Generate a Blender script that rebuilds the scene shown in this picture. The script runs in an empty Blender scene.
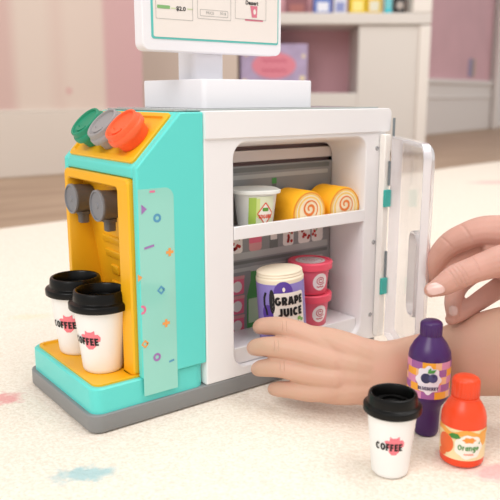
import bpy, bmesh, math, random
from mathutils import Vector, Matrix
random.seed(4)
PI = math.pi
sc = bpy.context.scene
C = sc.collection

# ------------------------------------------------------------------ camera, world, lights, exposure
CAM = Vector((-0.3176, -0.5987, 0.3239)); YAW = 0.6469; PITCH = 0.2137; FPX = 709.3
cd = bpy.data.cameras.new('camera'); cam = bpy.data.objects.new('camera', cd); C.objects.link(cam)
cd.sensor_width = 36; cd.lens = FPX / 500 * 36; cd.clip_start = .01; cd.clip_end = 60
cam.location = CAM; cam.rotation_euler = (PI/2 - PITCH, 0, -YAW)
cd.dof.use_dof = True; cd.dof.focus_distance = .75; cd.dof.aperture_fstop = 7.5
sc.camera = cam
w = bpy.data.worlds.new('world'); sc.world = w; w.use_nodes = True
bg = w.node_tree.nodes['Background']; bg.inputs[0].default_value = (1, .985, .972, 1); bg.inputs[1].default_value = .66
def area(name, loc, target, size, power, col=(1, 1, 1)):
    l = bpy.data.lights.new(name, 'AREA'); l.shape = 'RECTANGLE'; l.size = size[0]; l.size_y = size[1]; l.energy = power; l.color = col
    o = bpy.data.objects.new(name, l); C.objects.link(o); o.location = loc
    o.rotation_euler = (Vector(target) - Vector(loc)).to_track_quat('-Z', 'Y').to_euler(); return o
area('softbox_left', (-2.0, -.9, 2.2), (.1, .1, .1), (1.5, 1.5), 44, (1, .98, .96))  # softbox added at the upper left, no window is known there
area('softbox_overhead', (.7, -1.0, 2.6), (.2, .1, .1), (1.6, 1.6), 30, (1, .97, .94))  # unseen softbox added overhead for soft light, not a ceiling fixture
area('wall_fill_light', (2.0, .6, 3.0), (2.8, 3.0, .4), (2, 2), 42, (1, .97, .94))  # added fill that brightens the far wall, stands for no real lamp
sc.view_settings.view_transform = 'Standard'; sc.view_settings.look = 'None'
sc.view_settings.exposure = 0; sc.view_settings.gamma = 1; sc.view_settings.use_curve_mapping = False

# ------------------------------------------------------------------ helpers
_F = Vector((math.sin(YAW)*math.cos(PITCH), math.cos(YAW)*math.cos(PITCH), -math.sin(PITCH)))
_R = Vector((math.cos(YAW), -math.sin(YAW), 0)); _U = _R.cross(_F)
def at(x, y, d): return CAM + d*(_F + _R*((x-250)/FPX) - _U*((y-250)/FPX))     # photo point at a depth
def on(x, y, ax, v):                                                          # photo point on a world plane
    d = _F + _R*((x-250)/FPX) - _U*((y-250)/FPX); return CAM + d*((v-CAM[ax])/d[ax])
def lin(c): return tuple(((v/12.92) if v <= .04045 else ((v+.055)/1.055)**2.4) for v in [q/255 for q in c])
def hexc(h): return tuple(int(h[i:i+2], 16) for i in (0, 2, 4))
MATS = {}
def mat(name, hx, rough=.45, spec=.5, bump=0, bscale=400, trans=0, alpha=1, sss=0, coat=0, metal=0, var=0, vscale=8, ior=1.45):
    if name in MATS: return MATS[name]
    m = bpy.data.materials.new(name); m.use_nodes = True; nt = m.node_tree; b = nt.nodes['Principled BSDF']
    c = lin(hexc(hx)) + (1,)
    b.inputs['Base Color'].default_value = c; b.inputs['Roughness'].default_value = rough
    b.inputs['Specular IOR Level'].default_value = spec; b.inputs['Metallic'].default_value = metal
    b.inputs['Transmission Weight'].default_value = trans; b.inputs['Alpha'].default_value = alpha; b.inputs['IOR'].default_value = ior
    b.inputs['Coat Weight'].default_value = coat
    if sss: b.inputs['Subsurface Weight'].default_value = sss; b.inputs['Subsurface Scale'].default_value = .004; b.inputs['Subsurface Radius'].default_value = (1, .35, .2)
    tc = nt.nodes.new('ShaderNodeTexCoord')
    if var:
        n = nt.nodes.new('ShaderNodeTexNoise'); n.inputs['Scale'].default_value = vscale; n.inputs['Detail'].default_value = 3
        nt.links.new(tc.outputs['Object'], n.inputs['Vector'])
        r = nt.nodes.new('ShaderNodeValToRGB'); r.color_ramp.elements[0].position = .3; r.color_ramp.elements[1].position = .7
        r.color_ramp.elements[0].color = tuple(v*(1-var) for v in c[:3])+(1,); r.color_ramp.elements[1].color = tuple(min(1, v*(1+var)) for v in c[:3])+(1,)
        nt.links.new(n.outputs['Fac'], r.inputs[0]); nt.links.new(r.outputs[0], b.inputs['Base Color'])
    if bump:
        n = nt.nodes.new('ShaderNodeTexNoise'); n.inputs['Scale'].default_value = bscale; n.inputs['Detail'].default_value = 2
        nt.links.new(tc.outputs['Object'], n.inputs['Vector'])
        bp = nt.nodes.new('ShaderNodeBump'); bp.inputs['Strength'].default_value = bump; bp.inputs['Distance'].default_value = .001
        nt.links.new(n.outputs['Fac'], bp.inputs['Height']); nt.links.new(bp.outputs[0], b.inputs['Normal'])
    MATS[name] = m; return m

def rrect(w, h, r, n=6, cx=0, cy=0):
    """rounded rectangle loop (counter-clockwise); r one number or four (br, tr, tl, bl)"""
    rr = [r]*4 if not isinstance(r, (list, tuple)) else r; out = []
    for (sx, sy, a0), q in zip(((1, -1, -PI/2), (1, 1, 0), (-1, 1, PI/2), (-1, -1, PI)), rr):
        for k in range(n+1):
            a = a0 + k*PI/2/n; out.append((cx+sx*(w/2-q)+q*math.cos(a), cy+sy*(h/2-q)+q*math.sin(a)))
    return out
class B:
    """collects shapes and links them as one mesh object"""
    def __init__(s): s.v = []; s.f = []; s.m = []
    def add(s, vs, fs, mi=0, T=None):
        o = len(s.v); s.v += [tuple(T(*p)) if T else tuple(p) for p in vs]; s.f += [tuple(i+o for i in f) for f in fs]; s.m += [mi]*len(fs); return s
    def loft(s, loops, mi=0, caps=(1, 1), closed=True, T=None):
        n = len(loops[0]); vs = [p for l in loops for p in l]; fs = []
        for k in range(len(loops)-1):
            for i in range(n if closed else n-1):
                j = (i+1) % n; fs.append((k*n+i, k*n+j, (k+1)*n+j, (k+1)*n+i))
        if caps[0]: fs.append(tuple(range(n))[::-1])
        if caps[1]: fs.append(tuple(range((len(loops)-1)*n, len(loops)*n)))
        return s.add(vs, fs, mi, T)
    def box(s, x0, x1, y0, y1, z0, z1, mi=0):
        return s.loft([[(x0, y0, z), (x1, y0, z), (x1, y1, z), (x0, y1, z)] for z in (z0, z1)], mi)
    def lathe(s, prof, mi=0, n=48, caps=(1, 1), T=None):
        return s.loft([[(r*math.cos(2*PI*i/n), r*math.sin(2*PI*i/n), z) for i in range(n)] for r, z in prof], mi, caps, T=T)
    def tube(s, pts, rad, mi=0, n=12, caps=(1, 1)):
        pts = [Vector(p) for p in pts]; rad = rad if isinstance(rad, (list, tuple)) else [rad]*len(pts); loops = []; u = None
        for i, p in enumerate(pts):
            t = (pts[min(i+1, len(pts)-1)] - pts[max(i-1, 0)]).normalized()
            if u is None: u = t.orthogonal().normalized()
            u = (u - t*u.dot(t)).normalized(); v = t.cross(u)
            loops.append([p + rad[i]*(u*math.cos(2*PI*k/n)+v*math.sin(2*PI*k/n)) for k in range(n)])
        return s.loft(loops, mi, caps)
    def blob(s, poly, mp, mi=0, rings=4):
        """star-shaped flat decal, laid on a surface through mp(u, v)"""
        cx = sum(p[0] for p in poly)/len(poly); cy = sum(p[1] for p in poly)/len(poly); n = len(poly)
        vs = [(cx, cy)] + [(cx+(x-cx)*k/rings, cy+(y-cy)*k/rings) for k in range(1, rings+1) for x, y in poly]
        fs = [(0, 1+i, 1+(i+1) % n) for i in range(n)]
        for k in range(rings-1):
            for i in range(n): j = (i+1) % n; fs.append((1+k*n+i, 1+(k+1)*n+i, 1+(k+1)*n+j, 1+k*n+j))
        return s.add([mp(*p) for p in vs], fs, mi)
    def band(s, pa, pb, mp, mi=0, closed=True):
        """flat strip between two outlines"""
        n = len(pa); fs = [(i, (i+1) % n, n+(i+1) % n, n+i) for i in range(n if closed else n-1)]
        return s.add([mp(*p) for p in list(pa)+list(pb)], fs, mi)
    def stroke(s, pts, wd, mp, mi=0):
        a = []; b = []
        for i, p in enumerate(pts):
            q0 = pts[max(i-1, 0)]; q1 = pts[min(i+1, len(pts)-1)]; dx, dy = q1[0]-q0[0], q1[1]-q0[1]; l = math.hypot(dx, dy) or 1
            ww = wd[i] if isinstance(wd, list) else wd
            a.append((p[0]-dy/l*ww/2, p[1]+dx/l*ww/2)); b.append((p[0]+dy/l*ww/2, p[1]-dx/l*ww/2))
        return s.band(a, b, mp, mi, False)
    def text(s, body, w, h, mp, mi=0, bold=.02, cx=0, cy=0, shear=0):
        cu = bpy.data.curves.new('t', 'FONT'); cu.body = body; cu.offset = bold; cu.resolution_u = 3; cu.shear = shear; cu.align_x = 'CENTER'
        o = bpy.data.objects.new('t', cu); C.objects.link(o); dg = bpy.context.evaluated_depsgraph_get(); dg.update()
        me = bpy.data.meshes.new_from_object(o.evaluated_get(dg)); vs = [v.co.copy() for v in me.vertices]; fs = [tuple(p.vertices) for p in me.polygons]
        bpy.data.objects.remove(o); bpy.data.curves.remove(cu); bpy.data.meshes.remove(me)
        x0 = min(v.x for v in vs); x1 = max(v.x for v in vs); y0 = min(v.y for v in vs); y1 = max(v.y for v in vs)
        return s.add([mp(cx+((v.x-x0)/(x1-x0)-.5)*w, cy+((v.y-y0)/(y1-y0)-.5)*h) for v in vs], fs, mi)
    def letters(s, word, w, h, mp, mi=0, t=.24, cx=0, cy=0, gap=.16):
        """heavy block lettering made of broad strokes, laid through mp"""
        adv = [GLYPH[c][0] for c in word]; tot = sum(adv)+gap*(len(word)-1); x = 0; kx = w/tot
        for c, a in zip(word, adv):
            for st_ in GLYPH[c][1]:
                pts = [((x+px*a)*kx, py*h) for px, py in st_]; q = [pts[0]]
                for p0, p1 in zip(pts, pts[1:]):
                    k = max(1, int(math.hypot(p1[0]-p0[0], p1[1]-p0[1])/(h*.22))); q += [(p0[0]+(p1[0]-p0[0])*i/k, p0[1]+(p1[1]-p0[1])*i/k) for i in range(1, k+1)]
                q = [(u-w/2+cx, v-h/2+cy) for u, v in q]
                for i, (p0, p1) in enumerate(zip(q, q[1:])):
                    dx, dy = p1[0]-p0[0], p1[1]-p0[1]; l = math.hypot(dx, dy) or 1; e0 = e1 = 0
                    if i > 0: e0 = t*h*.12
                    if i < len(q)-2: e1 = t*h*.12
                    s.stroke([(p0[0]-dx/l*e0, p0[1]-dy/l*e0), (p1[0]+dx/l*e1, p1[1]+dy/l*e1)], t*h, mp, mi)
            x += a+gap
        return s
    def build(s, name, mats, parent=None, bevel=0, seg=2, sharp=35, flat=False, recalc=True, **kw):
        me = bpy.data.meshes.new(name); me.from_pydata([tuple(v) for v in s.v], [], s.f)
        for m in (mats if isinstance(mats, (list, tuple)) else [mats]): me.materials.append(m)
        me.polygons.foreach_set('material_index', s.m)
        if recalc:
            bm = bmesh.new(); bm.from_mesh(me); bmesh.ops.recalc_face_normals(bm, faces=bm.faces); bm.to_mesh(me); bm.free()
        if not flat:
            me.shade_smooth(); me.set_sharp_from_angle(angle=math.radians(sharp))
        o = bpy.data.objects.new(name, me); C.objects.link(o)
        if bevel:
            md = o.modifiers.new('bevel', 'BEVEL'); md.width = bevel; md.segments = seg; md.limit_method = 'ANGLE'; md.angle_limit = math.radians(40); md.harden_normals = False
        if parent: o.parent = parent
        for k, v in kw.items(): o[k] = v
        return o
def _arc(cx, cy, rx, ry, a0, a1, n=10): return [(cx+rx*math.cos(math.radians(a0+(a1-a0)*i/n)), cy+ry*math.sin(math.radians(a0+(a1-a0)*i/n))) for i in range(n+1)]
_e = .12
GLYPH = {'C': (.74, [_arc(.52, .5, .38, .38, 42, 318, 14)]), 'O': (.82, [_arc(.5, .5, .36, .38, 0, 360, 18)]), 'G': (.82, [_arc(.5, .5, .38, .38, 45, 350, 14)+[(.88, .42), (.55, .42)]]),
  'F': (.56, [[(.2, 0), (.2, 1)], [(.2, .88), (1, .88)], [(.2, .48), (.9, .48)]]), 'E': (.58, [[(.2, 0), (.2, 1)], [(.2, .88), (1, .88)], [(.2, .5), (.92, .5)], [(.2, .12), (1, .12)]]),
  'R': (.70, [[(.17, 0), (.17, 1)], [(.17, .88), (.5, .88)]+_arc(.5, .67, .32, .21, 90, -90, 8)+[(.17, .46)], [(.5, .46), (.86, 0)]]), 'P': (.66, [[(.18, 0), (.18, 1)], [(.18, .88), (.5, .88)]+_arc(.5, .64, .34, .24, 90, -90, 8)+[(.18, .40)]]),
  'A': (.80, [[(.10, 0), (.44, 1)], [(.90, 0), (.56, 1)], [(.22, .30), (.78, .30)]]), 'J': (.56, [[(.78, 1), (.78, .35)]+_arc(.45, .35, .33, .23, 0, -150, 8)]), 'U': (.74, [[(.17, 1), (.17, .4)]+_arc(.5, .4, .33, .28, 180, 360, 10)+[(.83, 1)]]),
  'I': (.28, [[(.5, 0), (.5, 1)]]), 'Y': (.72, [[(.08, 1), (.5, .48)], [(.92, 1), (.5, .48)], [(.5, .52), (.5, 0)]]), 'T': (.62, [[(0, .88), (1, .88)], [(.5, .88), (.5, 0)]]), 'L': (.54, [[(.2, 1), (.2, 0)], [(.2, .12), (1, .12)]]),
  'B': (.70, [[(.17, 0), (.17, 1)], [(.17, .88), (.5, .88)]+_arc(.5, .69, .28, .19, 90, -90, 8)+[(.17, .5)], [(.5, .5)]+_arc(.5, .31, .33, .19, 90, -90, 8)+[(.17, .12)]]),
  'r': (.42, [[(.25, 0), (.25, .72)], [(.25, .45)]+_arc(.72, .38, .45, .24, 150, 70, 5)]), 'a': (.62, [_arc(.46, .34, .32, .24, 0, 360, 14), [(.84, 0), (.84, .70)]]), 'n': (.62, [[(.18, 0), (.18, .72)], [(.18, .4)]+_arc(.5, .38, .32, .24, 170, 0, 8)+[(.82, 0)]]),
  'g': (.62, [_arc(.46, .34, .32, .24, 0, 360, 14), [(.84, .70), (.84, -.06)]+_arc(.5, -.06, .34, .20, 0, -150, 7)]), 'e': (.62, [[(.18, .36), (.84, .36)]+_arc(.5, .34, .34, .25, 0, 310, 13)])}
def thing(name, label, cat, loc=(0, 0, 0), rz=0, group=None, rot=None):
    o = bpy.data.objects.new(name, None); C.objects.link(o); o.empty_display_size = .02; o.location = loc
    o.rotation_euler = rot if rot else (0, 0, rz); o['label'] = label; o['category'] = cat
    if group: o['group'] = group
    return o
def tag(o, label, cat, group=None):
    o['label'] = label; o['category'] = cat
    if group: o['group'] = group
    return o
def dup(root, loc, label, rz=None, rot=None, scale=1):
    def cp(o, par):
        c = o.copy(); C.objects.link(c); c.parent = par
        for ch in [q for q in bpy.data.objects if q.parent == o]: cp(ch, c)
        return c
    r = cp(root, None); r.location = loc; r['label'] = label
    if rz is not None: r.rotation_euler = (0, 0, rz)
    if rot is not None: r.rotation_euler = rot
    r.scale = (scale,)*3
    return r
def circ(r, n=24, cx=0, cy=0, sx=1, sy=1, a0=0): return [(cx+sx*r*math.cos(a0+2*PI*k/n), cy+sy*r*math.sin(a0+2*PI*k/n)) for k in range(n)]
def cyl(rf, a0=0, z0=0, e=.0003):
    """wrap (u, v) round a vertical body; a0 = direction faced, measured from -Y towards +X"""
    def f(u, v):
        r = rf(z0+v) + e; a = a0 + u/r; return (r*math.sin(a), -r*math.cos(a), z0+v)
    return f
def XZ(y, e=0): return lambda u, v: (u, y-e, v)
def interp(prof):
    def f(z):
        for (r0, z0), (r1, z1) in zip(prof, prof[1:]):
            if z0 <= z <= z1 and z1 > z0: return r0+(r1-r0)*(z-z0)/(z1-z0)
        return prof[0][0] if z < prof[0][1] else prof[-1][0]
    return f

# ------------------------------------------------------------------ materials
WHITE = mat('white_plastic', 'efedee', .38, bump=.03, bscale=900)
WHITE2 = mat('register_white_plastic', 'f0eff4', .35, bump=.03, bscale=900)
TEAL = mat('mint_plastic', '62dad2', .32, bump=.03, bscale=900)
YEL = mat('yellow_plastic', 'f5b51c', .36, bump=.03, bscale=900)
GREY = mat('grey_plastic', '8a8b8c', .45, bump=.04, bscale=900)
DGREY = mat('dark_grey_plastic', '615d5b', .42, bump=.03, bscale=900)
LGREY = mat('light_grey_plastic', '808186', .4, bump=.03, bscale=900)
TOPG = mat('clear_grey_plastic', 'a8adaa', .2)
BLACK = mat('black_plastic', '0a0908', .3, .32, bump=.03, bscale=600)
CUPW = mat('white_cup_plastic', 'f6f5f4', .35, bump=.02, bscale=900)
PINKP = mat('pink_print', 'f5808c', .5, bump=.02)
INK = mat('black_ink', '1c1a1c', .5, bump=.02)

# ================================================================== THE SETTING
def wood_mat():
    m = mat('wood_floor', 'b58d6c', .55); nt = m.node_tree; b = nt.nodes['Principled BSDF']; tc = nt.nodes.new('ShaderNodeTexCoord')
    mp = nt.nodes.new('ShaderNodeMapping'); mp.inputs['Scale'].default_value = (.6, 9, 1); nt.links.new(tc.outputs['Object'], mp.inputs[0])
    n = nt.nodes.new('ShaderNodeTexNoise'); n.inputs['Scale'].default_value = 2.2; n.inputs['Detail'].default_value = 5; nt.links.new(mp.outputs[0], n.inputs['Vector'])
    r = nt.nodes.new('ShaderNodeValToRGB'); r.color_ramp.elements[0].position = .3; r.color_ramp.elements[1].position = .72
    r.color_ramp.elements[0].color = lin(hexc('9a8069'))+(1,); r.color_ramp.elements[1].color = lin(hexc('bda38b'))+(1,)
    nt.links.new(n.outputs['Fac'], r.inputs[0]); nt.links.new(r.outputs[0], b.inputs['Base Color']); return m
def st(o): o['kind'] = 'structure'; return o
b = B(); b.box(-3, 9, -3, 9, -.08, -.012); st(b.build('floor', wood_mat()))

def stripe_mat(name, cols, scale, horizontal_dots=True):
    m = mat(name, cols[0], .75); nt = m.node_tree; bs = nt.nodes['Principled BSDF']; tc = nt.nodes.new('ShaderNodeTexCoord')
    sp = nt.nodes.new('ShaderNodeSeparateXYZ'); nt.links.new(tc.outputs['Object'], sp.inputs[0])
    mr = nt.nodes.new('ShaderNodeMapRange'); mr.inputs[1].default_value = scale[0]; mr.inputs[2].default_value = scale[1]; nt.links.new(sp.outputs[0], mr.inputs[0])
    r = nt.nodes.new('ShaderNodeValToRGB'); cr = r.color_ramp
    while len(cr.elements) > 1: cr.elements.remove(cr.elements[-1])
    first = True
    for pos, c in cols[1]:
        if first: e = cr.elements[0]; e.position = pos; first = False
        else: e = cr.elements.new(pos)
        e.color = lin(hexc(c))+(1,)
    nt.links.new(mr.outputs[0], r.inputs[0])
    v = nt.nodes.new('ShaderNodeTexVoronoi'); v.inputs['Scale'].default_value = 5.2; v.feature = 'F1'; nt.links.new(tc.outputs['Object'], v.inputs['Vector'])
    lt = nt.nodes.new('ShaderNodeMath'); lt.operation = 'LESS_THAN'; lt.inputs[1].default_value = .09; nt.links.new(v.outputs['Distance'], lt.inputs[0])
    mx = nt.nodes.new('ShaderNodeMix'); mx.data_type = 'RGBA'; mul = nt.nodes.new('ShaderNodeMath'); mul.operation = 'MULTIPLY'; mul.inputs[1].default_value = .55
    nt.links.new(lt.outputs[0], mul.inputs[0]); nt.links.new(mul.outputs[0], mx.inputs[0]); nt.links.new(r.outputs[0], mx.inputs[6]); mx.inputs[7].default_value = lin(hexc('cf9c9a'))+(1,)
    nt.links.new(mx.outputs[2], bs.inputs['Base Color']); return m
WX = {k: on(k, 60, 1, 2.41).x for k in (-20, 14, 22, 48, 60, 100, 108, 142)}
x0, x1 = WX[-20]-1.2, WX[142]
def wp(px): return (on(px, 60, 1, 2.41).x - x0)/(x1-x0)
wm = stripe_mat('striped_wallpaper', ('e6cfc0', [(0, 'cfb1a9'), (wp(8), 'cfb1a9'), (wp(20), 'd8c7bb'), (wp(44), 'd8c7bb'), (wp(58), 'd5bfb4'), (wp(70), 'd8c6ba'), (wp(102), 'd6c3b8'), (wp(107), 'cba5a4'), (1, 'cba3a4')]), (x0, x1))
b = B(); b.box(x0, x1, 2.41, 2.53, -.012, 2.8); st(b.build('wall_left', wm))
b = B(); b.box(x0, x1-.02, 2.385, 2.41, -.012, .255); b.box(x0, x1-.02, 2.392, 2.41, .255, .268); st(b.build('baseboard_left', mat('cream_paint', 'd9cdc2', .6, bump=.05), bevel=.004))
# far wall with pink paper, skirting and door casing
PA = Vector((4.853, 3.568, 0)); PB = Vector((6.377, 3.999, 0)); dv = (PB-PA).normalized(); nv = Vector((-dv.y, dv.x, 0))
def far(b, s0, s1, t0, t1, z0, z1):
    q = [PA+dv*s0+nv*t0, PA+dv*s1+nv*t0, PA+dv*s1+nv*t1, PA+dv*s0+nv*t1]
    b.loft([[(p.x, p.y, z) for p in q] for z in (z0, z1)])
PW = mat('pink_wallpaper', 'e0b4bb', .75, var=.05, vscale=3)
b = B(); far(b, -1.3, 3.5, 0, .15, -.012, 3.2); st(b.build('wall_back', PW))
b = B(); far(b, -1.3, 1.46, -.03, 0, -.012, .43); far(b, -1.3, 1.46, -.045, 0, .43, .475); far(b, -1.3, 1.46, -.04, 0, .30, .32); st(b.build('baseboard_back', mat('white_paint', 'f0e8e3', .5, bump=.05), bevel=.006))
b = B(); far(b, 1.46, 3.3, -.07, 0, -.012, 2.6); far(b, 1.46, 1.55, -.09, 0, -.012, 2.6); st(b.build('trim_1', mat('white_paint', 'f0e8e3', .5), bevel=.008))

# rug
def rug_mat():
    m = mat('cream_rug_pile', 'efe2d2', .95, spec=.1); nt = m.node_tree; bs = nt.nodes['Principled BSDF']; L = nt.links; tc = nt.nodes.new('ShaderNodeTexCoord')
    n = nt.nodes.new('ShaderNodeTexNoise'); n.inputs['Scale'].default_value = 330; n.inputs['Detail'].default_value = 3; L.new(tc.outputs['Object'], n.inputs['Vector'])
    r = nt.nodes.new('ShaderNodeValToRGB'); r.color_ramp.elements[0].position = .3; r.color_ramp.elements[1].position = .62
    r.color_ramp.elements[0].color = lin(hexc('eadccb'))+(1,); r.color_ramp.elements[1].color = lin(hexc('f8eee1'))+(1,); L.new(n.outputs['Fac'], r.inputs[0])
    col = r.outputs[0]
    nn = nt.nodes.new('ShaderNodeTexNoise'); nn.inputs['Scale'].default_value = 90; nn.inputs['Detail'].default_value = 3; L.new(tc.outputs['Object'], nn.inputs['Vector'])
    sub = nt.nodes.new('ShaderNodeVectorMath'); sub.operation = 'SUBTRACT'; L.new(nn.outputs['Color'], sub.inputs[0]); sub.inputs[1].default_value = (.5, .5, .5)
    scl = nt.nodes.new('ShaderNodeVectorMath'); scl.operation = 'SCALE'; scl.inputs['Scale'].default_value = .035; L.new(sub.outputs[0], scl.inputs[0])
    ad = nt.nodes.new('ShaderNodeVectorMath'); ad.operation = 'ADD'; L.new(tc.outputs['Object'], ad.inputs[0]); L.new(scl.outputs[0], ad.inputs[1])
    for (px, py, ru, rv, c, k) in ((86, 473, .028, .014, '9fc9cf', .8), (4, 398, .020, .015, 'ea9c9c', .8), (498, 472, .022, .016, 'f0b0b4', .7), (498, 182, .12, .05, 'eebcb8', .7), (35, 478+8, .01, .006, 'efe2c0', 0), (30, 316, .03, .014, 'ecdcb4', .35), (60, 430, .004, .003, 'f0e0d0', 0), (455, 235, .1, .06, 'f4ead0', .2)):
        if not k: continue
        q = on(px, py, 2, 0)
        mp = nt.nodes.new('ShaderNodeMapping'); mp.vector_type = 'TEXTURE'; mp.inputs['Location'].default_value = q; mp.inputs['Rotation'].default_value = (0, 0, -YAW+.2); mp.inputs['Scale'].default_value = (ru, rv, 1)
        L.new(ad.outputs[0], mp.inputs[0]); ln = nt.nodes.new('ShaderNodeVectorMath'); ln.operation = 'LENGTH'; L.new(mp.outputs[0], ln.inputs[0])
        mr = nt.nodes.new('ShaderNodeMapRange'); mr.inputs[1].default_value = .55; mr.inputs[2].default_value = 1.25; mr.inputs[3].default_value = k; mr.inputs[4].default_value = 0; L.new(ln.outputs['Value'], mr.inputs[0])
        mx = nt.nodes.new('ShaderNodeMix'); mx.data_type = 'RGBA'; L.new(mr.outputs[0], mx.inputs[0]); L.new(col, mx.inputs[6]); mx.inputs[7].default_value = lin(hexc(c))+(1,); col = mx.outputs[2]
    L.new(col, bs.inputs['Base Color'])
    n2 = nt.nodes.new('ShaderNodeTexNoise'); n2.inputs['Scale'].default_value = 190; n2.inputs['Detail'].default_value = 4; L.new(tc.outputs['Object'], n2.inputs['Vector'])
    bp = nt.nodes.new('ShaderNodeBump'); bp.inputs['Strength'].default_value = .6; bp.inputs['Distance'].default_value = .003; L.new(n2.outputs['Fac'], bp.inputs['Height']); L.new(bp.outputs[0], bs.inputs['Normal'])
    return m
b = B(); e0 = Vector((-1.6, .95, 0)); e1 = Vector((3.6, 1.60, 0))
poly = [(-1.6, -1.4), (3.6, -1.4), (3.6, 1.60), (2.6, 1.50), (.4, 1.19), (-.6, 1.10), (-1.6, 1.05)]
b.loft([[(x, y, z) for x, y in poly] for z in (-.012, -.001)])
tag(b.build('rug', rug_mat(), bevel=.003), 'cream short-pile rug with faint pastel spots under the toy', 'rug')

# ================================================================== BACKGROUND FURNITURE
UO = at(250, 96, 4.1); UO.z = 0; UX = Vector((math.cos(YAW), -math.sin(YAW), 0)); UY = Vector((math.sin(YAW), math.cos(YAW), 0))
PXM = FPX/4.1/math.cos(PITCH)*math.cos(PITCH)
def U(px): return (px-250)/FPX*4.1
def ZZ(py, d=4.1): return at(250, py, d).z
shelf = thing('display_shelf', 'white shelving unit standing against the far pink wall', 'shelf', UO, -YAW)
SH = mat('shelf_paint', 'dbd4cd', .5, bump=.05); SHD = mat('shelf_pink_back', 'dbaab2', .7)
b = B(); b.box(U(142), U(238), 0, .5, 0, 1.7); b.build('cabinet_side', mat('cream_board', 'd3c2b5', .6), shelf, bevel=.004)
b = B(); b.box(U(357), U(420), 0, .5, 0, ZZ(26)-.003); b.build('cabinet', SH, shelf, bevel=.005)
b = B(); b.box(U(238), U(357), .38, .42, 0, 1.7); b.build('back_panel', SHD, shelf)
b = B(); b.box(U(238), U(357), 0, .38, 0, ZZ(93)); b.build('base_cabinet', SH, shelf, bevel=.005)
b = B(); b.box(U(238), U(427), -.02, .5, ZZ(26), ZZ(15)); b.build('shelf_board', SH, shelf, bevel=.005)
b = B(); b.box(U(416), U(427), -.02, .5, 0, ZZ(27)); b.build('side_panel', mat('shelf_edge_paint', 'eae2da', .5), shelf, bevel=.005)
b = B(); b.box(U(408), U(427), -.02, .5, ZZ(15)+.001, 1.7); b.build('side_panel', mat('shelf_edge_paint', 'eae2da', .5), shelf, bevel=.005)
b = B(); b.box(U(357), U(408), .40, .42, ZZ(15)+.002, 1.7); b.build('back_panel', SH, shelf)
def pkg(name, label, cat, px0, px1, zb, zt, dep, mats, shape='box', group=None):
    p = UO + UX*U((px0+px1)/2) + UY*dep; p.z = zb; wd = U(px1)-U(px0); t = thing(name, label, cat, p, -YAW, group=group); h = zt-zb; return t, wd, h
zb = ZZ(15)+.001
for px0, px1, hh, c1, c2, lab, kind in ((286, 308, .17, '8d5a60', 'a86a64', 'mauve carton with red corner on the white shelf', 'carton'), (314, 332, .2, '5e79c0', 'e6e6ee', 'blue and white carton beside the mauve carton', 'carton'),
                                  (334, 347, .2, 'dcdce6', '8c94c4', 'pale lavender carton between the blue and the wide yellow ones', 'carton'), (350, 366, .22, 'e9c52c', 'f4e48c', 'yellow carton left of its yellow twin', 'carton'),
                                  (367, 382, .22, 'e8c030', 'e2dcc8', 'yellow carton next to the turquoise tube', 'carton')):
    t, wd, h = pkg('carton', lab+', blurred in the background', kind, px0, px1, zb, zb+hh, .12, None, group='cartons on the white shelf')
    b = B(); b.box(-wd/2, wd/2, 0, .08, 0, h); b.build('box_body', mat('carton_'+c1, c1, .5), t, bevel=.003)
    b = B(); b.box(-wd*.32, wd*.32, -.002, 0, h*.1, h*.36); b.build('label', mat('carton_label_'+c2, c2, .5), t)
t, wd, h = pkg('tube', 'turquoise squeeze tube standing beside the black toy block', 'tube', 384, 392, zb, zb+.16, .1, None)
b = B(); b.lathe([(wd/2, 0), (wd/2, .03), (wd*.42, .035), (wd*.5, .05), (wd*.5, .16)], n=24); b.build('tube_body', mat('turquoise', '7fd3dc', .4), t)
b = B(); b.lathe([(wd*.52, 0), (wd*.52, .03)], n=24); b.build('cap', mat('turquoise_cap', '3cc4d4', .4), t)
t, wd, h = pkg('toy_block', 'black toy block with round grey front beside the turquoise tube', 'toy', 394, 405, zb, zb+.15, .1, None)
b = B(); b.box(-wd/2, wd/2, 0, .06, 0, .15); b.build('body', mat('black_toy', '2a2a30', .4), t, bevel=.006)
b = B(); b.lathe([(.022, 0), (.022, .01), (.014, .012)], n=24, T=lambda x, y, z: (x, -z, .05+y)); b.build('lens', mat('grey_toy', 'b8aca4', .4), t)
# violet gift box in the niche
p = UO + UX*U(274); p.z = ZZ(93)+.001
t = thing('gift_box', 'pale violet printed box with a pink oval panel behind the register', 'box', p, -YAW)
wd = U(308)-U(241); h = ZZ(44)-p.z
b = B(); b.box(-wd/2, wd/2, .04, .26, 0, h); b.build('box_body', mat('violet_card', 'b3a2c2', .5, var=.12, vscale=14), t, bevel=.004)
b = B(); m_ = XZ(.039); b.blob(circ(1, 28, .0, h*.56, wd*.33, h*.27), m_, 0)
for k, (u, v, s_) in enumerate(((-.16, .8, .014), (.165, .3, .016), (.17, .75, .011), (-.17, .25, .012))): b.blob(circ(s_, 12, u, v*h), m_, 1, 2)
for v in (.66, .46):
    b.stroke([(-.07+.012*i, h*v+.008*math.sin(i*2.1)) for i in range(13)], .008, XZ(.038), 2)
b.build('front_print', [mat('rose_print', 'e08898', .5), mat('lilac_star', 'e9d8b0', .5), mat('crimson_print', 'c65a74', .5)], t, flat=True)
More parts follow.
